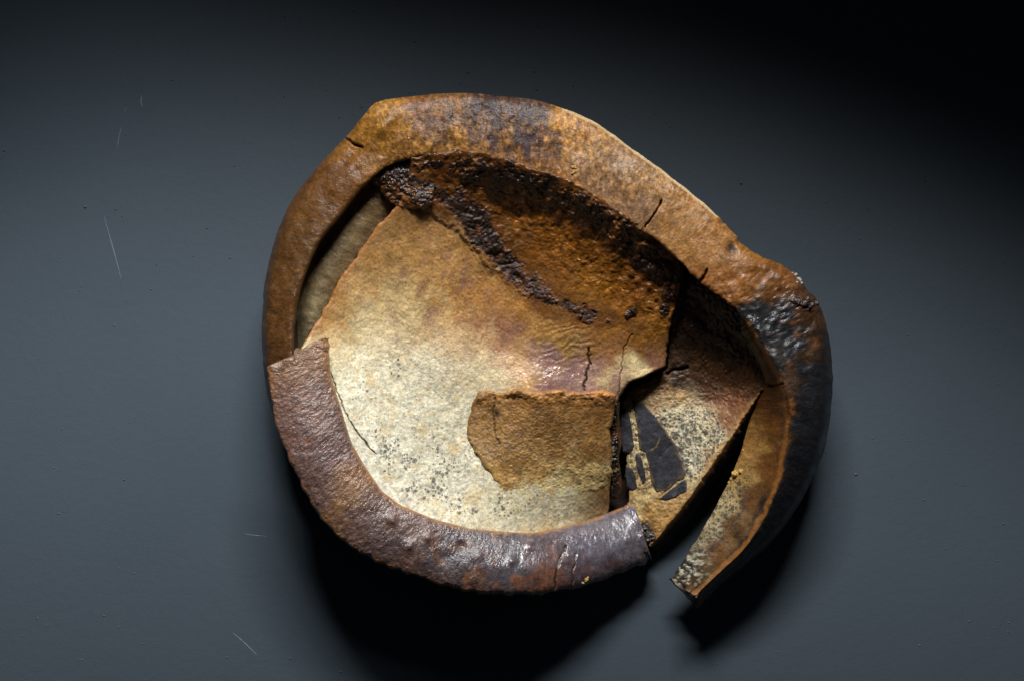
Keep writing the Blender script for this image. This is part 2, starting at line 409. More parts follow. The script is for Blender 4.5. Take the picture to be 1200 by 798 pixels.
def slab_h(X, Y, R, HE):
    h = slab_base(X, Y)
    h = h+.45*fbm(X, Y, 14, 4, 41)+.2*fbm(X, Y, 3.2, 2, 42)
    wall = sstep(-20, 60, (X-520)*.62-(Y-250)*1.0)                     # glossy runny part under the rim
    h = h+wall*(1.15*fbm(X, Y, 7, 3, 44)+1.4*fbm(X*1.2+Y*.5, Y*.9-X*.5, 26, 3, 45))
    wr = blob(X, Y, 668, 405, 42, 26, -.3)
    h = h+wr*.35*np.sin((X*.25+Y*.75)*1.05+3*fbm(X, Y, 15, 2, 46))
    ca, cb = crust_mask(X, Y); cm = np.maximum(ca, cb)
    gran = np.abs(fbm(X, Y, 6, 4, 433)); pit = np.clip(fbm(X, Y, 15, 3, 434), -1, 1)
    h = h+cm*(1.0+1.1*gran+1.8*pit)+.55*cm*fbm(X, Y, 2.6, 2, 435)-2.2*ca*sstep(.1, .6, fbm(X, Y, 20, 2, 436))
    h = h+3.0*sstep(5, -3, sdf_w(X+9, Y-6, VEIN)+6*fbm(X, Y, 18, 3, 440))*(1-ca)*sstep(620, 560, X)
    for pts, w, dp in slab_cracks:
        d = pline_dist(X+1.5*fbm(X, Y, 6, 2, 47), Y, pts); h = h-dp*np.exp(-(d/w)**2)
    edge = np.clip(1-R, 0, 1)*slab_ol.R.mean()
    return h-2.5*np.exp(-edge/1.6)
slab_cols = [(420, 420, (206, 197, 162)), (408, 470, (222, 215, 186)), (440, 520, (220, 214, 188)), (480, 560, (216, 209, 180)), (540, 600, (214, 203, 165)), (600, 604, (214, 200, 155)),
    (520, 500, (205, 196, 165)), (470, 450, (208, 199, 165)), (660, 600, (208, 194, 150)), (432, 556, (226, 222, 205)), (455, 585, (226, 220, 200)), (520, 460, (204, 192, 155)),
    (430, 330, (192, 158, 108)), (470, 290, (186, 146, 92)), (520, 270, (182, 142, 90)), (480, 370, (202, 180, 135)), (530, 400, (196, 162, 112)), (520, 330, (188, 148, 96)), (440, 380, (206, 190, 150)),
    (560, 360, (176, 130, 76)), (590, 392, (140, 100, 78)), (570, 400, (160, 118, 84)), (560, 440, (200, 180, 138)), (610, 440, (180, 140, 92)), (645, 440, (132, 98, 92)), (672, 432, (126, 98, 94)), (705, 430, (138, 106, 96)),
    (660, 405, (158, 122, 66)), (630, 385, (170, 128, 66)), (600, 350, (166, 120, 60)), (575, 320, (160, 118, 62)), (545, 300, (170, 130, 80)), (545, 262, (140, 106, 60)),
    (600, 260, (112, 68, 22)), (650, 290, (122, 78, 30)), (700, 330, (136, 92, 34)), (740, 350, (122, 78, 28)), (680, 265, (98, 60, 22)), (760, 400, (140, 92, 34)), (770, 426, (118, 78, 58)), (742, 432, (206, 186, 138)),
    (765, 335, (98, 58, 28)), (560, 222, (92, 54, 22)), (500, 205, (92, 52, 22)), (480, 246, (148, 112, 66)), (460, 268, (168, 132, 82)), (720, 300, (112, 72, 28)), (640, 250, (96, 58, 24)), (620, 320, (116, 74, 28)), (660, 350, (140, 98, 38)), (720, 380, (146, 100, 42)),
    (560, 626, (190, 150, 92)), (620, 628, (186, 150, 92)), (700, 600, (196, 172, 116)), (712, 560, (150, 112, 62)), (535, 545, (206, 198, 170)), (580, 585, (210, 198, 158)),
    (500, 610, (222, 214, 188)), (400, 400, (190, 166, 120)), (385, 376, (178, 140, 88)), (730, 412, (150, 100, 56))]
def slab_color(X, Y, R):
    C = idw(X, Y, slab_cols, 3.6, 20, 34, 51, 9)
    m = fbm(X, Y, 9, 4, 52); C = C*(1+.16*m)[..., None]
    C = mix(C, C*np.array([.86, .76, .62]), sstep(470, 330, Y+18*fbm(X, Y, 45, 3, 465)))
    wall = sstep(-20, 60, (X-520)*.62-(Y-250)*1.0)
    C = C*np.exp(wall*.5*fbm(X, Y, 6, 4, 53))[..., None]*(1+wall[..., None]*np.array([.3, .28, -.1]))
    C = mix(C, lin((150, 96, 40)), wall*.5*sstep(.25, .8, fbm(X, Y, 13, 4, 54)))
    halo1 = sdf_w(X, Y, VEIN)+10*fbm(X, Y, 15, 4, 50); halo2 = sdf_w(X, Y, BAND)+14*fbm(X, Y, 17, 4, 49)
    C = mix(C, lin((98, 58, 22)), .8*sstep(13, 0, halo1)); C = mix(C, lin((86, 50, 20)), .8*sstep(22, 0, halo2))
    ca, cb = crust_mask(X, Y)
    dk = lin((46, 30, 26))*np.ones(X.shape+(1,)); dk = mix(dk, lin((24, 15, 13)), sstep(-.1, .5, fbm(X, Y, 9, 4, 437))); dk = mix(dk, lin((104, 62, 28)), .8*sstep(.35, .8, fbm(X, Y, 12, 4, 438)))
    C = C*(1-.94*ca[..., None])+dk*.94*ca[..., None]
    dk2 = mix(lin((28, 18, 14))*np.ones(X.shape+(1,)), lin((112, 68, 26)), .85*sstep(.2, .7, fbm(X, Y, 13, 4, 439)))
    C = C*(1-.94*cb[..., None])+dk2*.94*cb[..., None]
    # violet flush and streaks on the tan half
    st = fbm(X*.9+Y*.45, (Y-X*.5)*.35, 10, 4, 55)
    tan = blob(X, Y, 520, 350, 90, 75)
    C = mix(C, lin((140, 100, 84)), .65*tan*sstep(.25, .8, st)); C = mix(C, lin((205, 176, 122)), .5*tan*sstep(.25, .9, -st))
    # grey clots in the cream
    cream = sstep(.2, .8, 1.25*blob(X, Y, 480, 515, 120, 120)+.9*blob(X, Y, 600, 600, 110, 40))
    C = mix(C, lin((190, 184, 162)), .45*cream)
    f1 = fbm(X, Y, 4.2, 4, 461, .65); f2 = fbm(X, Y, 7, 4, 462, .6)
    C = mix(C, lin((126, 120, 106)), .42*cream*sstep(.1, .75, f1)); C = mix(C, lin((222, 216, 194)), .5*cream*sstep(.2, .8, -f1)); C = mix(C, lin((186, 152, 88)), .4*cream*sstep(.3, .8, f2))
    C = mix(C, lin((150, 145, 132)), .55*cream*sstep(.35, .9, fbm(X, Y, 8, 4, 56)))
    C = mix(C, lin((190, 160, 100)), .45*cream*sstep(.45, 1, fbm(X, Y, 20, 4, 57)))
    for pts, w, dp in slab_cracks:
        d = pline_dist(X+1.5*fbm(X, Y, 6, 2, 47), Y, pts); C = mix(C, lin((50, 34, 20)), .85*np.exp(-(d/(w*.9))**2))
    left = sstep(8, 1, pline_dist(X, Y, [(363, 391), (383, 358), (400, 327), (425, 290), (440, 268), (465, 243), (488, 222)]))
    C = mix(C, lin((150, 96, 48)), .8*left)
    rim_d = pline_dist(X, Y, [(386, 430), (398, 475), (411, 518), (428, 548), (447, 575), (469, 592), (510, 609), (555, 620)])
    dens = .38+.36*blob(X, Y, 560, 570, 75, 45)+.36*blob(X, Y, 480, 550, 65, 50)+.2*blob(X, Y, 440, 440, 40, 60)+.25*blob(X, Y, 690, 580, 40, 20)
    spk = cream*dens*(.95+.55*fbm(X, Y, 18, 3, 60))+.24*tan
    spk = spk*sstep(2, 16, rim_d)
    gl = np.maximum(wall, 1.0*blob(X, Y, 665, 435, 55, 26))
    rough = .5-.26*gl+.1*fbm(X, Y, 12, 3, 59)+.1*ca-.1*blob(X, Y, 440, 560, 60, 60)
    return clipc(C), pack(X, np.clip(spk, 0, 1), np.clip(rough, .14, .9), .24+.6*wall)
slab = polar_solid('bowl_floor', slab_ol, slab_h, 17, 380, slab_color, M_GLAZE, root, 9, None, 2.2, 12, 22, (66, 40, 22))

# ---- raised ochre patch fused on the floor
patch_pts = [(559, 460, 0), (553, 474, 0), (548, 492, 0), (548, 512, 0), (557, 530, 0), (568, 548, 0), (580, 563, 0), (590, 583, 0), (610, 592, 0), (640, 592, 0), (680, 585, 0), (714, 570, 0),
             (718, 540, 0), (715, 505, 0), (720, 478, 0), (721, 461, 0), (708, 456, 0), (690, 459, 0), (650, 457, 0), (620, 460, 0), (605, 456, 0), (590, 461, 0), (575, 457, 0)]
patch_ol = Outline((635, 520), patch_pts, 520, 2, 1.6, 8, 61)
def patch_h(X, Y, R, HE):
    top = sstep(478, 462, Y)
    lift = 5.5*sstep(592, 535, Y+4*fbm(X, Y, 14, 3, 62))+4.5*top*(.6+.6*fbm(X, Y, 12, 3, 63))-1.2
    h = slab_base(X, Y)+lift+.4*fbm(X, Y, 9, 4, 64)+.3*fbm(X, Y, 2.6, 2, 65)
    d = pline_dist(X+2*fbm(X, Y, 8, 2, 66), Y, [(580, 466), (577, 482), (580, 500), (584, 520)]); h = h-2.2*np.exp(-(d/1.0)**2)
    edge = np.clip(1-R, 0, 1)*patch_ol.R.mean()
    return h-4*np.exp(-edge/1.4)
def patch_color(X, Y, R):
    C = idw(X, Y, [(575, 480, (112, 80, 38)), (640, 480, (106, 74, 33)), (700, 480, (112, 78, 36)), (600, 530, (120, 88, 44)), (660, 520, (112, 80, 38)), (700, 530, (114, 82, 40)), (640, 555, (168, 132, 78)), (690, 560, (190, 162, 106)),
                   (590, 560, (160, 124, 70)), (620, 588, (210, 196, 152)), (660, 580, (206, 188, 140)), (700, 580, (200, 178, 122)), (640, 463, (150, 104, 54)), (700, 463, (156, 106, 56)), (580, 463, (148, 104, 54))], 4, 12, 20, 67)
    C = 1.14*C*np.exp(.3*fbm(X, Y, 5, 4, 68)+.22*fbm(X, Y, 22, 3, 70))[..., None]
    d = pline_dist(X+2*fbm(X, Y, 8, 2, 66), Y, [(580, 466), (577, 482), (580, 500), (584, 520)]); C = mix(C, lin((60, 38, 20)), .6*np.exp(-(d/.9)**2))
    C = mix(C, lin((40, 26, 16)), blob(X, Y, 582, 484, 3.5, 5))
    return clipc(C), pack(X, .12*sstep(560, 590, Y), .46+.08*fbm(X, Y, 7, 3, 69), .6)
polar_solid('applied_clay_patch', patch_ol, patch_h, 5, 170, patch_color, M_GLAZE, slab, 3, None, .5, 8, 71, (110, 72, 34))

# ---- bubbled dark crust on the floor and under the rim
def crust(pts, parent, base, nu, nv, amp, seed, colors, lift=4.0, name='ash_crust', rough=.3):
    """pts: (x, y, half width). A lumpy ridge whose ragged edge is where it sinks into the ground."""
    A = catmull(resample(pts, max(8, len(pts))), nu); d = np.gradient(A[:, :2], axis=0); d /= np.hypot(d[:, 0], d[:, 1])[:, None]
    nm = np.c_[-d[:, 1], d[:, 0]]; t = np.linspace(-1, 1, nv); u = np.linspace(0, 1, nu)
    wid = A[:, 2]*1.6
    X = A[:, 0][:, None]+nm[:, 0][:, None]*wid[:, None]*t; Y = A[:, 1][:, None]+nm[:, 1][:, None]*wid[:, None]*t
    endf = np.minimum(sstep(0, .06, u), sstep(1, .94, u))[:, None]
    shape = (1-t[None]**2)*endf
    m = shape*1.5-.72+.62*fbm(X, Y, 24, 4, seed)+.2*fbm(X, Y, 4.5, 3, seed+2)
    cell = np.abs(fbm(X, Y, 5.5, 3, seed+1))
    H = base(X, Y)+amp*np.where(m > 0, .55*np.sqrt(np.clip(m, 0, 2))+.25*m, 1.6*m)+amp*sstep(0, .25, m)*(.34*cell+.14*fbm(X, Y, 2.2, 2, seed+3))-.2
    C = lin(colors[0])*np.ones(X.shape+(1,)); C = mix(C, lin(colors[1]), sstep(.2, .8, fbm(X, Y, 7, 4, seed+5))); C = mix(C, lin(colors[2]), sstep(.5, 1, fbm(X, Y, 5, 3, seed+6)))
    C = mix(C, lin((82, 48, 20)), .9*sstep(.3, -.05, m))
    K = pack(X, 0, rough+.12*fbm(X, Y, 5, 3, seed+7), .8)
    V = project(X, Y, H).reshape(-1, 3); F = grid_faces(nu, nv)
    # underside so that it is a closed lump
    V2 = project(X, Y, np.minimum(H-3, base(X, Y)-6)).reshape(-1, 3); n = len(V)
    b = np.r_[np.arange(nv), np.arange(1, nu)*nv+nv-1, (nu-1)*nv+np.arange(nv-2, -1, -1), np.arange(nu-2, 0, -1)*nv]
    sd = np.stack([b, np.roll(b, -1), np.roll(b, -1)+n, b+n], 1)
    return mesh_obj(name, np.vstack([V, V2]), [F, F[:, ::-1]+n, sd], M_CRUST, np.vstack([clipc(C).reshape(-1, 3)]*2), np.vstack([K.reshape(-1, 3)]*2), parent)
DK = ((58, 38, 32), (84, 52, 32), (30, 20, 17))
crust([(434, 207, 6), (446, 204, 12), (460, 207, 16), (475, 215, 18), (492, 222, 16), (510, 226, 9)], root, lambda x, y: 133.5+0*x, 160, 60, 4, 451, ((44, 27, 18), (96, 58, 26), (24, 16, 14)), rough=.28)
crust([(733, 371, 3), (739, 367, 4.5), (746, 362, 4)], slab, slab_base, 60, 30, 4, 101, DK)
crust([(781, 330, 5), (783, 345, 8), (780, 362, 7), (776, 372, 4)], slab, slab_base, 90, 40, 4, 103, ((52, 30, 18), (90, 54, 24), (26, 16, 14)))
crust([(722, 470, 3), (719, 490, 4), (721, 515, 5), (718, 540, 4), (722, 562, 5), (720, 585, 4)], slab, lambda x, y: slab_base(np.minimum(x, 716), y)-7, 220, 30, 4, 105, ((24, 17, 14), (60, 38, 20), (150, 128, 84)))

# ---- sunk fragment right of the break
FR_C = (808, 480)
fr_pts = [(796, 312, 92), (790, 345, 84), (786, 385, 70), (783, 418, 58), (782, 432, 54), (760, 446, 48), (738, 456, 44), (728, 474, 40), (729, 500, 38), (734, 530, 36), (737, 560, 34), (737, 596, 22), (740, 618, 18), (752, 634, 18), (761, 641, 22),
          (781, 618, 46), (809, 583, 58), (833, 548, 68), (861, 506, 80), (880, 476, 88), (892, 458, 92), (916, 446, 100), (900, 405, 112), (878, 372, 116), (850, 348, 114), (820, 322, 106)]
fr_ol = Outline(FR_C, fr_pts, 640, 3, 1.3, 8, 111)
def fr_base(x, y):
    r, he = fr_ol.soft(x, y)
    return 48+(he-48)*np.clip(r, 0, 1.1)**1.5+2*fbm(x, y, 70, 2, 112)
def fr_h(X, Y, R, HE):
    h = fr_base(X, Y)+.9*fbm(X, Y, 10, 4, 113)+.5*fbm(X, Y, 3, 2, 114)
    h = h+sstep(470, 420, Y)*1.0*fbm(X, Y, 16, 3, 115)
    d = pline_dist(X, Y+1.5*fbm(X, Y, 9, 2, 116), [(782, 436), (805, 431)]); h = h-8*np.exp(-(d/1.6)**2)
    edge = np.clip(1-R, 0, 1)*90
    return h-2*np.exp(-edge/1.5)
def fr_color(X, Y, R):
    C = idw(X, Y, [(800, 350, (52, 32, 20)), (830, 350, (34, 22, 18)), (850, 370, (56, 36, 22)), (800, 400, (56, 38, 26)), (840, 400, (54, 34, 22)), (880, 420, (56, 34, 18)), (800, 436, (66, 46, 32)), (830, 440, (86, 54, 28)), (870, 450, (84, 52, 26)),  # upper end brown, darkened further to hold the shade under the rim
                   (770, 450, (110, 78, 48)), (790, 470, (168, 132, 84)), (760, 462, (150, 120, 80)), (800, 490, (196, 182, 144)), (820, 500, (186, 168, 128)), (850, 490, (128, 82, 42)), (855, 470, (112, 64, 30)), (830, 520, (200, 186, 150)), (815, 540, (204, 192, 158)), (790, 510, (190, 174, 134)),
                   (835, 540, (178, 140, 84)), (800, 590, (162, 124, 72)), (770, 605, (170, 130, 72)), (750, 590, (190, 164, 112)), (740, 560, (170, 140, 90)), (750, 520, (186, 166, 118)), (765, 625, (140, 100, 54)), (812, 570, (190, 166, 116)), (740, 480, (190, 170, 122))], 4, 11, 16, 117)
    C = C*(1+.22*fbm(X, Y, 6, 4, 118))[..., None]
    # brown runs that finger down into the speckled cream
    rn = fbm(X*1.0, Y*.28, 8, 3, 119); C = mix(C, lin((96, 56, 26)), .7*sstep(.1, .7, rn)*blob(X, Y, 815, 455, 60, 26))
    C = mix(C, lin((176, 172, 156)), .4*blob(X, Y, 805, 520, 40, 50))
    cream = sstep(.25, .7, blob(X, Y, 812, 520, 50, 52, .5)*1.15+blob(X, Y, 752, 530, 26, 60)*.8)
    edge = pline_dist(X, Y, [(761, 641), (781, 618), (809, 583), (833, 548), (861, 506), (890, 462)])
    C = mix(C, lin((166, 124, 70)), .6*sstep(7, 1, edge+4*fbm(X, Y, 10, 3, 129)))
    spk = cream*1.0*sstep(2, 9, edge)
    C = mix(C, lin((26, 18, 16)), blob(X, Y, 752, 626, 9, 14, .4))
    wet = sstep(470, 400, Y)
    return clipc(C), pack(X, np.clip(spk, 0, 1), np.clip(.5-.18*wet+.1*fbm(X, Y, 9, 3, 120), .2, .9), .5)
def fr_shift(P):
    e = sstep(0, 30, (P[:, 0]-745)*.7+(P[:, 1]-560)*.75-20)*sstep(445, 470, P[:, 1])
    return np.c_[e*11, e*8]
frag = polar_solid('sunken_fragment', fr_ol, fr_h, 26, 230, fr_color, M_GLAZE, root, 10, fr_shift, 3.0, 10, 121, (34, 22, 16))
frag['label'] = 'speckled cream and brown piece sunk below the break'
crust([(806, 330, 10), (826, 344, 13), (848, 362, 12), (868, 384, 8), (880, 402, 4)], frag, fr_base, 160, 40, 5, 123, ((22, 15, 13), (52, 30, 18), (14, 11, 11)))
crust([(798, 378, 6), (820, 388, 9), (838, 396, 8), (860, 408, 4)], frag, fr_base, 120, 34, 3.5, 125, ((26, 16, 13), (66, 38, 20), (14, 11, 11)))
crust([(752, 612, 5), (757, 624, 6), (763, 634, 6)], frag, fr_base, 70, 30, 3.5, 127, ((40, 32, 30), (90, 80, 70), (20, 15, 14)))

# dark unglazed islands on the fragment
def clay_patch(pts, seed, g=1.1):
    c = np.mean(pts, 0); pts = [tuple(c+(np.array(p)-c)*g) for p in pts]; ol = Outline(c, [(x, y, 0) for x, y in pts], 200, 1, .7, 6, seed)
    def hf(X, Y, R, HE):
        h = fr_base(X, Y)+1.6+.5*fbm(X, Y, 9, 3, 131)
        d = pline_dist(X, Y+1.5*fbm(X, Y, 7, 2, 132), [(772, 535), (780, 527), (790, 518)]); h = h-.8*np.exp(-(d/.8)**2)
        return h-3*np.exp(-np.clip(1-R, 0, 1)*ol.R.mean()/.9)
    def cf(X, Y, R):
        C = lin((46, 45, 50))*np.exp(.3*fbm(X, Y, 8, 4, 133))[..., None]
        C = mix(C, lin((112, 88, 58)), .8*sstep(.86, 1, R+.09*fbm(X, Y, 6, 3, 134)))
        C = mix(C, lin((84, 78, 74)), .5*sstep(.4, .9, fbm(X, Y, 12, 4, 135)))
        C = mix(C, lin((150, 130, 92)), .5*np.exp(-(pline_dist(X, Y, [(763, 527), (769, 523), (773, 514)])/.9)**2))
        return clipc(C), pack(X, 0, .62, .3)
    polar_solid('bare_clay_patch', ol, hf, 3, 60, cf, M_CLAY, frag, 2, None, .2, 5, seed+1, (60, 46, 34))
clay_patch([(743, 472), (750, 472), (757, 478), (767, 489), (776, 501), (785, 513), (793, 527), (799, 543), (802, 556), (790, 563), (779, 572), (769, 573), (764, 560), (760, 540), (757, 528), (751, 526), (749, 505)], 140)
clay_patch([(727, 484), (733, 479), (738, 490), (741, 506), (743, 522), (738, 530), (730, 528), (727, 510)], 142)
clay_patch([(745, 531), (750, 533), (755, 548), (757, 562), (753, 566), (749, 556), (746, 544)], 144)
clay_patch([(734, 546), (742, 550), (745, 560), (747, 571), (741, 575), (735, 570), (733, 558)], 146)
clay_patch([(773, 584), (783, 576), (795, 567), (803, 561), (806, 568), (804, 575), (792, 582), (780, 586)], 148)

# ---- inner wall strip left of the floor
def inner_wall():
    I = [(348, 450), (343, 425), (343, 395), (346, 350), (366, 290), (396, 252), (417, 223), (438, 204), (456, 194)]
    B = [(392, 460), (385, 432), (385, 400), (395, 368), (428, 318), (452, 282), (480, 250), (500, 236), (515, 224)]
    prof = []
    for ks, ((a, b), (c, d)) in enumerate(zip(I, B)):
        e = 38*ks/8
        q = lambda t, h: (a+(c-a)*t, b+(d-b)*t, h)
        prof.append([q(-.1, 126), q(-.02, 112+e*.5), q(.1, 86+e*1.1), q(.5, 97+e*.72), q(1, 86+e*.4), q(1, 78+e*.4), q(.5, 86+e*.7), q(.1, 76+e), q(-.14, 106+e*.4)])
    def disp(X, Y, H, U, W): return X, Y, H+.7*fbm(X, Y, 12, 4, 151)+.4*fbm(X, Y, 3, 2, 152)
    def cf(X, Y, H, U, W):
        C = idw(X, Y, [(350, 380, (84, 72, 50)), (370, 360, (112, 98, 68)), (385, 300, (100, 82, 54)), (410, 280, (112, 92, 62)), (440, 240, (108, 86, 54)), (400, 330, (100, 78, 48)), (470, 225, (96, 64, 34))], 3, 8, 14, 153)
        C = C*(1+.25*fbm(X, Y, 6, 4, 154))[..., None]
        return clipc(C), pack(X, .1, .5, .5)
    loft('inner_wall', prof, 260, 90, disp, cf, M_GLAZE, root)
inner_wall()

# ---- the long torn rim, from the left round the back to the free arm on the right
ST = [ # outer (x, y, h), inner (x, y, h), bulge, wall foot (x, y, h) or None
 ((322, 492), 84, (356, 470), 128, 8, None), ((312, 452), 86, (348, 445), 130, 10, None), ((308, 415), 88, (346, 420), 132, 11, None), ((307, 380), 90, (345, 393), 133, 12, None),
 ((310, 337), 92, (351, 348), 134, 13, None), ((320, 290), 94, (373, 289), 136, 13, None), ((340, 240), 98, (401, 252), 138, 13, None), ((371, 198), 104, (421, 226), 140, 12, None),
 ((406, 161), 114, (438, 209), 142, 10, None), ((428, 134), 130, (450, 199), 144, 8, None), ((446, 119), 138, (464, 192), 146, 6, None), ((490, 113), 140, (500, 184), 148, 6, None),
 ((540, 110), 142, (540, 183), 150, 5, None), ((590, 114), 143, (577, 190), 151, 5, None), ((625, 118), 144, (612, 202), 152, 4, None), ((660, 128), 145, (645, 212), 152, 4, None),
 ((700, 146), 146, (680, 225), 152, 3, None), ((740, 175), 146, (712, 246), 151, 3, None), ((775, 200), 146, (742, 266), 150, 3, None), ((811, 228), 145, (771, 283), 148, 3, None),
 ((840, 253), 142, (797, 308), 147, 4, None), ((862, 279), 138, (818, 329), 146, 5, None), ((890, 300), 132, (840, 346), 146, 6, None), ((922, 315), 124, (860, 362), 146, 7, None),
 ((943, 336), 116, (875, 378), 146, 9, (868, 384, 118)), ((959, 356), 108, (884, 393), 146, 11, (878, 402, 114)), ((969, 387), 100, (896, 413), 145, 13, (888, 422, 104)), ((975, 428), 92, (910, 437), 142, 15, (896, 444, 92)),
 ((975, 459), 86, (918, 462), 138, 16, (890, 464, 82)), ((970, 502), 78, (923, 495), 130, 16, (877, 497, 72)), ((958, 544), 70, (915, 550), 118, 15, (862, 545, 64)), ((931, 597), 60, (896, 600), 104, 12, (838, 594, 56)),
 ((896, 642), 50, (872, 639), 92, 9, (814, 636, 48)), ((851, 681), 42, (844, 667), 82, 6, (797, 663, 42)), ((817, 713), 36, (813, 696), 76, 4, (786, 679, 40))]
rim_cracks = [([(752, 272), (759, 262), (766, 254), (771, 245), (775, 236)], 1.0, 9), ([(819, 334), (823, 327), (828, 317)], 1.1, 8), ([(405, 162), (411, 166), (416, 170), (424, 173)], 1.3, 8), ([(893, 450), (905, 452), (918, 449)], 1.0, 8)]
def rim_prof():
    out = []
    for k, ((ox, oy), ho, (ix, iy), hi, bl, w) in enumerate(ST):
        if 9 < k < 24: bl += 4; ho -= 4; hi -= 2
        q = lambda t, h: (ox+(ix-ox)*t, oy+(iy-oy)*t, h)
        if w is None: wa, wb, wc = q(.97, hi-7), q(.9, hi-24), q(.6, hi-28)
        else:
            g = lambda t, hh: (ix+(w[0]-ix)*t, iy+(w[1]-iy)*t, hi+(w[2]-hi)*hh)
            wa, wb, wc = g(.45, .62), g(1, 1), (w[0]*.75+ox*.25, w[1]*.75+oy*.25, w[2]-8)
        low = min(ho-20, ho*.72)
        out.append([q(.12, low), q(.02, ho-6), q(0, ho), q(.14, ho+(hi-ho)*.45+bl*.75), q(.5, (ho+hi)/2+bl+(hi-ho)*.15), q(.86, hi+bl*.35), q(.985, hi), wa, wb, wc])
    return np.array(out, float)
def rim_disp(X, Y, H, U, W):
    d = np.zeros_like(H)
    d += 1.6*fbm(X, Y, 34, 3, 161)+.4*fbm(X, Y, 9, 4, 162)+.2*fbm(X, Y, 3, 2, 163)
    lump = sstep(.62, .66, U)*sstep(.82, .76, U)
    d += lump*(2.2*fbm(X, Y, 19, 3, 164)+.4*fbm(X, Y, 6, 3, 165))
    # fold with two lobes at the upper left
    d += 5*blob(X, Y, 446, 150, 34, 9, -.75)-5*blob(X, Y, 415, 178, 30, 6, -.85)+3.5*blob(X, Y, 400, 205, 40, 12, -.9)
    d -= 6*blob(X, Y, 857, 292, 6, 8, -.5)
    d += 6*blob(X, Y, 947, 356, 14, 6, .3)*(1+fbm(X, Y, 4, 3, 166))+3*blob(X, Y, 930, 326, 10, 8)
    rag = sstep(.3, .36, U)*sstep(.64, .6, U)*(1.4*np.clip(fbm(X, Y, 11, 3, 167), 0, 2))*blob(X, Y, 560, 120, 120, 22)
    d += rag+blob(X, Y, 803, 668, 22, 14, -.9)*1.6*np.abs(fbm(X, Y, 5, 3, 194))
    for pts, w, dp in rim_cracks:
        dd = pline_dist(X+1.2*fbm(X, Y, 6, 2, 168), Y, pts); d -= dp*np.exp(-(dd/w)**2)
    H = H+d*(.6+.4*sstep(.03, .14, W)*sstep(.9, .8, W))
    nx = fbm(U*1500, W*60, 16, 4, 169); ny = fbm(U*1500, W*60, 16, 4, 170)
    amp = .7+1.6*sstep(.58, .63, U)*sstep(.74, .7, U)
    ed = 1-.8*sstep(.2, .36, W)*sstep(.66, .5, W); X = X+amp*nx*ed; Y = Y+amp*ny*ed
    e = sstep(.99, 1, U)                                   # broken end of the arm
    X = X-e*3*fbm(W*200, H, 9, 3, 171); Y = Y+e*3*fbm(W*200, H, 9, 3, 172)
    return X, Y, H
rim_cols = [(325, 440, (88, 58, 26)), (325, 370, (94, 62, 27)), (335, 310, (90, 60, 26)), (360, 250, (100, 66, 30)), (360, 280, (92, 62, 28)), (390, 210, (104, 68, 32)), (420, 190, (134, 92, 44)), (430, 150, (156, 108, 42)), (450, 140, (160, 114, 46)), (470, 160, (152, 104, 40)),
    (445, 125, (176, 130, 68)), (490, 125, (130, 88, 52)), (500, 150, (124, 88, 60)), (480, 180, (138, 96, 46)), (530, 140, (140, 100, 62)), (540, 170, (168, 122, 62)), (560, 150, (120, 88, 66)), (590, 125, (90, 66, 58)), (620, 140, (92, 72, 66)), (600, 170, (146, 104, 58)), (635, 165, (120, 88, 66)), (640, 195, (150, 104, 52)),
    (660, 150, (196, 142, 72)), (680, 165, (186, 134, 70)), (700, 175, (168, 128, 80)), (690, 200, (158, 122, 90)), (720, 200, (158, 124, 92)), (730, 220, (162, 124, 86)), (760, 220, (172, 132, 88)), (750, 245, (160, 124, 92)), (790, 250, (172, 128, 80)), (800, 280, (168, 124, 74)), (830, 280, (162, 116, 66)), (835, 320, (150, 100, 50)),
    (870, 300, (146, 100, 48)), (880, 325, (134, 88, 40)), (910, 330, (118, 76, 36)), (900, 340, (100, 66, 34)), (945, 345, (70, 50, 36)), (930, 330, (130, 86, 48)), (860, 340, (140, 92, 46)),
    (880, 372, (34, 37, 42)), (905, 375, (34, 37, 43)), (920, 395, (36, 39, 44)), (895, 395, (40, 40, 42)), (910, 415, (46, 44, 44)), (945, 380, (66, 44, 26)), (950, 410, (66, 44, 26)), (935, 420, (54, 40, 28)), (965, 420, (44, 32, 24)), (930, 450, (80, 56, 36)), (960, 440, (24, 22, 22)), (950, 470, (26, 24, 24)), (940, 500, (24, 22, 22)), (965, 480, (22, 20, 20)),
    (935, 540, (28, 23, 20)), (910, 590, (26, 22, 20)), (880, 640, (24, 21, 20)), (840, 690, (26, 21, 18)), (925, 470, (116, 76, 36)),
    (905, 470, (104, 62, 24)), (905, 500, (110, 70, 28)), (900, 540, (112, 72, 30)), (895, 570, (104, 68, 30)), (885, 500, (128, 92, 46)), (880, 530, (150, 114, 62)), (870, 560, (170, 138, 84)), (880, 590, (100, 66, 32)), (862, 590, (176, 152, 104)), (850, 600, (180, 164, 124)), (860, 620, (112, 78, 42)), (840, 615, (176, 164, 132)), (840, 650, (104, 70, 36)), (825, 640, (150, 138, 112)), (810, 655, (120, 110, 92)), (825, 672, (80, 62, 40)), (800, 672, (96, 88, 74)), (812, 690, (96, 66, 34))]
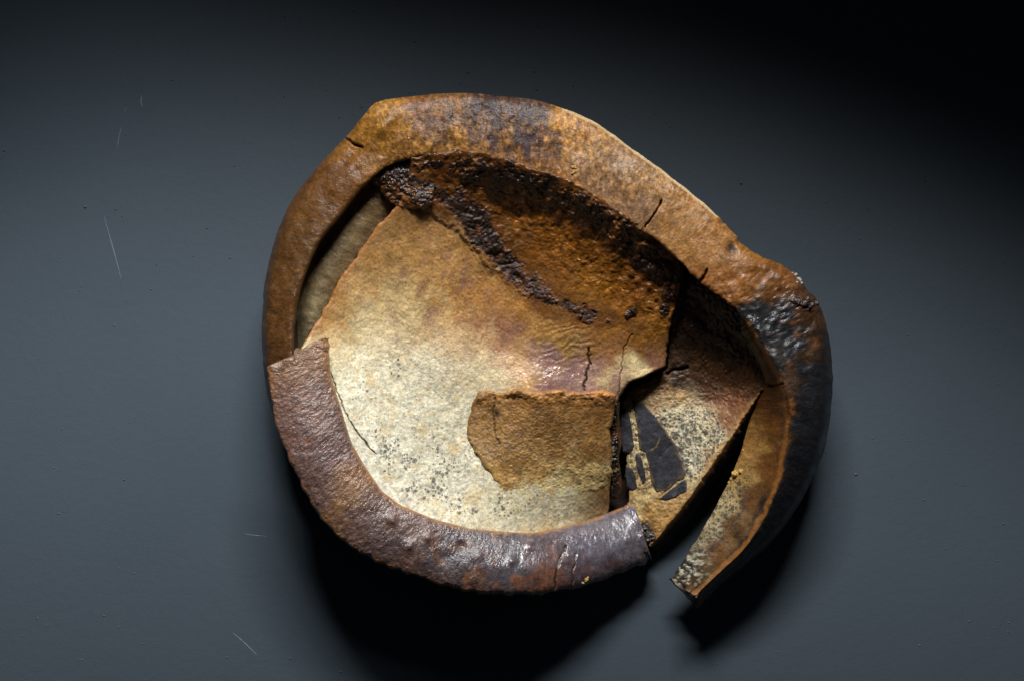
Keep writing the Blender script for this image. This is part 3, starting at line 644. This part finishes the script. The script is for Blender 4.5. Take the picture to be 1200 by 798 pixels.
def rim_color(X, Y, H, U, W):
    C = idw(X, Y, rim_cols, 4.0, 12, 20, 181)*np.array([.78, .73, .65])
    C = C*(1+.24*fbm(X, Y, 7, 4, 182))[..., None]
    gr = 1.7*fbm(X, Y, 3.0, 3, 191, .6)*(blob(X, Y, 560, 150, 130, 60)+.6*blob(X, Y, 720, 200, 110, 70)+.3); C = C*np.exp(.42*gr)[..., None]
    # violet-black mottling on the back
    mot = sstep(.0, .5, fbm(X*1.2, Y*.6, 12, 5, 183, .65))*(blob(X, Y, 560, 140, 70, 40)+.9*blob(X, Y, 625, 165, 45, 40)+.35*blob(X, Y, 720, 215, 60, 40, .6))
    C = mix(C, lin((58, 42, 44)), np.clip(1.0*mot, 0, .92))
    orr = sstep(.2, .9, fbm(X, Y, 8, 4, 184))*(blob(X, Y, 680, 160, 50, 30, .5)+.7*blob(X, Y, 540, 160, 70, 30)+.5*blob(X, Y, 470, 150, 40))
    C = mix(C, lin((206, 150, 74)), np.clip(.7*orr, 0, .8))
    dk = sstep(.2, .8, fbm(X, Y, 15, 4, 185))*sstep(.12, 0, U)*.4; C = mix(C, lin((80, 50, 24)), dk)
    rs = sstep(.2, .8, fbm(X, Y, 8, 4, 186))*(blob(X, Y, 938, 385, 30, 40)+.0*X); C = mix(C, lin((150, 84, 30)), np.clip(.35*rs, 0, .5))
    C = mix(C, lin((44, 48, 54)), np.clip(1.3*blob(X, Y, 857, 292, 5, 8, -.45)-.25, 0, 1))
    C = mix(C, lin((44, 28, 20)), np.clip(1.3*blob(X, Y, 945, 357, 14, 7, .3)-.3+.4*fbm(X, Y, 5, 3, 187)*blob(X, Y, 945, 357, 20, 12), 0, 1))
    # light on the outer edge painted as a pale line; orange ridge line
    edge = pline_dist(X, Y, [s[0] for s in ST[15:21]])
    C = mix(C, lin((214, 190, 150)), .7*sstep(3.2, 1, edge))
    ridge = pline_dist(X+2*fbm(X, Y, 10, 2, 188), Y, [s[2] for s in ST[24:]])
    C = mix(C, lin((150, 96, 42)), .6*sstep(4, 1.2, ridge))
    char = sstep(.15, .6, 1.3*blob(X, Y, 958, 470, 26, 75)+1.3*blob(X, Y, 926, 570, 26, 90, .5)+1.2*blob(X, Y, 865, 672, 40, 24, -.8)+blob(X, Y, 900, 385, 34, 36)+.5*fbm(X, Y, 16, 4, 192)-.25)*sstep(2, 7, ridge)*(X > 820)
    char = np.where((W > .2) & (W < .66), char, 0)
    C = mix(C, lin((26, 27, 31)), .9*char)
    tp = blob(X, Y, 803, 668, 26, 17, -.9); tn = fbm(X, Y, 4, 3, 193)
    C = mix(C, lin((30, 26, 22)), np.clip(tp*1.2, 0, .9)*sstep(-.3, .2, tn)); C = mix(C, lin((190, 184, 160)), np.clip(tp*1.2, 0, .8)*sstep(.05, .5, -tn))
    for pts, w, dp in rim_cracks:
        dd = pline_dist(X+1.2*fbm(X, Y, 6, 2, 168), Y, pts); C = mix(C, lin((34, 22, 14)), .9*np.exp(-(dd/w)**2))
    under = ((W < .05) | (W > .86)) & (U < .78)
    C = np.where(under[..., None], lin((58, 38, 24)), C)
    arm = sstep(.2, .6, 1.2*blob(X, Y, 848, 606, 55, 20, -1.0))*(X+.45*Y < 1170)
    ringd = pline_dist(X, Y, [s[2] for s in ST[24:]])
    spk = arm*sstep(9, 20, ringd+4*fbm(X, Y, 9, 3, 189))*.95
    tip = blob(X, Y, 806, 668, 26, 16, -.9); spk = np.clip(spk+.75*tip*sstep(5, 12, ringd), 0, 1)
    gloss = blob(X, Y, 560, 130, 80, 30)*.1+blob(X, Y, 895, 385, 40, 40)*.08+blob(X, Y, 940, 350, 20)*.15
    rough = .42+.1*fbm(X, Y, 9, 3, 190)-gloss
    return clipc(C), pack(X, spk, np.clip(rough, .2, .8), .5+.25*blob(X, Y, 570, 140, 100, 50))
rim = loft('back_rim', rim_prof(), 1500, 150, rim_disp, rim_color, M_GLAZE, root)
rim['label'] = 'long brown rim curling round to a dark free arm'

# ---- the front rim segment
FO = [(314, 434, 148), (321, 490, 148), (328, 512, 147), (340, 540, 146), (356, 573, 144), (373, 603, 142), (400, 633, 139), (433, 654, 135), (469, 669, 130), (510, 683, 124), (555, 694, 116), (609, 698, 100), (650, 695, 82), (686, 687, 60), (727, 672, 38), (763, 657, 27)]
FI = [(383, 394, 148), (385, 412, 148), (387, 440, 148), (398, 475, 148), (411, 518, 147), (428, 548, 145), (447, 575, 142), (469, 592, 138), (510, 609, 130), (555, 620, 120), (581, 622, 114), (623, 625, 102), (664, 617, 82), (705, 604, 60), (743, 589, 40)]
def front_rim():
    n = 40; A = resample(FO, n); B = resample(FI, n)
    prof = []
    for k in range(n):
        o, i = A[k], B[k]; t = k/(n-1)
        q = lambda s, h: (o[0]+(i[0]-o[0])*s, o[1]+(i[1]-o[1])*s, h)
        ho, hi = o[2], i[2]; up = 5+3*t; tilt = 14*sstep(.5, .8, np.array(t)); w2 = 2.0
        prof.append([q(.12, ho-22), q(.02, ho-8), q(0, ho-2), q(.06, ho+up*.7+tilt*.8), q(.4, (ho+hi)/2+up+w2+tilt*.5), q(.8, hi+up*.3-tilt*.25), q(.96, hi-3-w2*.5-tilt*.5), q(1, hi-8-w2*.5-tilt*.5), q(.99, hi-15-w2*.5-tilt*.5), q(.8, hi-26-tilt*.2)])
    def disp(X, Y, H, U, W):
        d = 1.0*fbm(X, Y, 36, 3, 201)+.22*fbm(X, Y, 8, 4, 202)+(.42-.25*sstep(.55, .75, U))*fbm(X, Y, 2.7, 2, 203)
        r = sstep(.35, .45, U); d += r*sstep(.9, .7, U)*(.6*fbm(X, Y, 13, 4, 204))
        for bx, by, br, bh in ((459, 608, 6, 3.5), (501, 629, 5, 4), (600, 657, 4.5, 4), (560, 650, 6, 3), (520, 655, 7, -3), (541, 640, 6, -3.5), (620, 640, 5, 2), (480, 640, 6, 2.5)):
            d += bh*blob(X, Y, bx, by, br)
        for pts, w, dp in fr_cr:
            dd = pline_dist(X+1.5*fbm(X, Y, 7, 2, 205), Y, pts); d -= dp*np.exp(-(dd/w)**2)
        H = H+d*(.5+.5*sstep(.05, .2, W)*sstep(.85, .75, W))
        oe = np.maximum(sstep(.42, .2, W), sstep(.78, .92, W))
        X = X+1.2*oe*fbm(U*900, W*0, 17, 3, 206); Y = Y+(.8+1.4*r)*oe*fbm(U*900, W*0, 15, 3, 207)
        for s, a in ((sstep(.05, 0, U), 1), (sstep(.965, 1, U), 1)):        # torn ends
            j = 5.5*fbm(X*.9+Y*.9, X-Y, 13, 4, 208)*s; X = X+j*.55; Y = Y+j*.8
        return X, Y, H
    fr_cr = [([(662, 640), (655, 655), (652, 670), (650, 690)], 1.1, 4), ([(676, 648), (672, 668), (670, 688)], .9, 2), ([(655, 655), (664, 648)], 1, 3)]
    def cf(X, Y, H, U, W):
        C = idw(X, Y, [(325, 440, (132, 92, 60)), (350, 420, (136, 98, 68)), (370, 405, (150, 110, 76)), (340, 470, (118, 84, 70)), (365, 470, (124, 94, 82)), (350, 510, (110, 80, 72)), (375, 540, (108, 80, 74)), (400, 520, (112, 84, 78)), (370, 585, (104, 76, 66)), (410, 580, (134, 94, 54)), (385, 605, (128, 88, 54)), (420, 560, (140, 96, 56)),
              (430, 610, (102, 76, 68)), (460, 630, (92, 72, 70)), (450, 600, (112, 84, 72)), (500, 650, (104, 74, 60)), (490, 620, (120, 92, 84)), (540, 660, (84, 76, 80)), (560, 680, (104, 72, 56)), (560, 640, (96, 82, 82)), (600, 670, (86, 78, 82)), (610, 645, (92, 84, 90)), (640, 680, (112, 72, 52)), (640, 650, (98, 82, 84)),
              (680, 670, (84, 68, 74)), (690, 640, (98, 92, 104)), (720, 640, (92, 88, 98)), (720, 660, (80, 66, 70)), (745, 630, (84, 74, 80)), (740, 605, (104, 96, 104)), (700, 615, (112, 102, 108))], 3.6, 10, 16, 211)
        C = C*np.exp(.34*fbm(X, Y, 4, 4, 212))[..., None]
        lum = C.mean(-1, keepdims=True); C = (C*.86+lum*.14*np.array([1.04, .98, .98]))*.86
        ru = sstep(.25, .8, fbm(X, Y, 9, 4, 213)); mid = np.clip(blob(X, Y, 560, 680, 130, 40)+.6*blob(X, Y, 350, 470, 50, 70), 0, 1)
        C = mix(C, lin((140, 84, 44)), .6*ru*mid)
        bl = sstep(.2, .8, fbm(X, Y, 11, 4, 214))*blob(X, Y, 560, 655, 110, 35); C = mix(C, lin((60, 64, 76)), .75*bl)
        inner = pline_dist(X, Y, [p[:2] for p in FI]); C = mix(C, lin((150, 104, 60)), .75*sstep(3.2, 1, inner+2.4*fbm(X, Y, 11, 3, 217)))
        outer = pline_dist(X, Y, [p[:2] for p in FO[:12]]); C = mix(C, lin((150, 98, 48)), .6*sstep(4, 1, outer+2*fbm(X, Y, 9, 3, 215)))
        for pts, w, dp in fr_cr:
            dd = pline_dist(X+1.5*fbm(X, Y, 7, 2, 205), Y, pts); C = mix(C, lin((40, 28, 22)), .8*np.exp(-(dd/w)**2))
        under = (W < .05) | (W > .84); C = np.where(under[..., None], lin((54, 38, 28)), C)
        gl = sstep(.55, .8, U); rough = .36-.11*gl-.03*sstep(.3, .5, U)+.08*fbm(X, Y, 9, 3, 216)
        return clipc(C), pack(X, 0, np.clip(rough, .2, .8), .75-.35*sstep(.6, .8, U))
    o = loft('front_rim', prof, 760, 150, disp, cf, M_IRON, root)
    o['label'] = 'violet brown front rim segment with torn ends'
    return o
front = front_rim()

# ---- crumbs of gold and pale ash caught on the glaze
def fleck(name, x, y, h, r, parent, mat, seed, c=None):
    rs = np.random.RandomState(seed); nu, nv = 12, 9; V = []
    for j in range(nv):
        ph = math.pi*(j+.02)/(nv-1+.04)
        for i in range(nu):
            th = 2*math.pi*i/nu; d = r*(1+.45*(vnoise(np.array([3+1.4*math.cos(th)*math.sin(ph)]), np.array([3+1.4*math.sin(th)*math.sin(ph)+ph]), seed)[0]-.5)*2)
            V.append((x+d*math.cos(th)*math.sin(ph), y+.85*d*math.sin(th)*math.sin(ph), h+.55*d*math.cos(ph)))
    V = np.array(V); P = project(V[:, 0], V[:, 1], V[:, 2])
    F = grid_faces(nv, nu, wrap_v=True)
    cc = None if c is None else np.tile(lin(c), (len(V), 1)); kk = None if c is None else np.tile((0, .4, .8), (len(V), 1))
    caps = [np.arange(nu)[None], ((nv-1)*nu+np.arange(nu))[::-1][None]]
    return mesh_obj(name, P, [F]+caps, mat, cc, kk, parent)
bpy.context.view_layer.update()
from mathutils import Vector
def surf(o, x, y):                                        # height of the surface of o under a place
    p = Vector(project(np.array(x*1.), np.array(y*1.), np.array(0.))); e = Vector((0, 0, HC*S)); d = (p-e).normalized()
    ok, loc, nrm, idx = o.ray_cast(e, d)
    return loc.z/S if ok else 100
for k, (x, y, r, o) in enumerate(((862, 555, 4.2, rim), (868, 552, 3, rim), (857, 561, 2.2, rim), (854, 565, 1.5, rim), (871, 527, 1.2, rim), (673, 196, 2.6, rim), (674, 201, 2.2, rim), (671, 203, 1.5, rim), (479, 163, 1.5, rim), (443, 147, 1.4, rim),
                                  (687, 679, 2.6, front), (683, 683, 2.2, front), (689, 676, 1.6, front))):
    fleck('gold_fleck', x, y, surf(o, x, y)+r*.15, r, o, M_GOLD, 300+k)
for k, (x, y, r) in enumerate(((932, 322, 2.2), (936, 327, 2.6), (939, 332, 1.8), (929, 320, 1.4), (934, 331, 1.5), (938, 329, 1.6))):
    fleck('ash_crumb', x, y, surf(rim, x, y) if surf(rim, x, y) > 60 else 118, r, rim, M_CRUST, 330+k, (150, 142, 134))
for k, (x, y, r) in enumerate(((934, 353, 5), (942, 356, 5.5), (950, 357, 5), (956, 355, 3.6), (928, 352, 3.6), (947, 351, 3.4))):
    fleck('rim_nodule', x, y, surf(rim, x, y) if surf(rim, x, y) > 60 else 112, r, rim, M_CRUST, 350+k, (46, 32, 24))
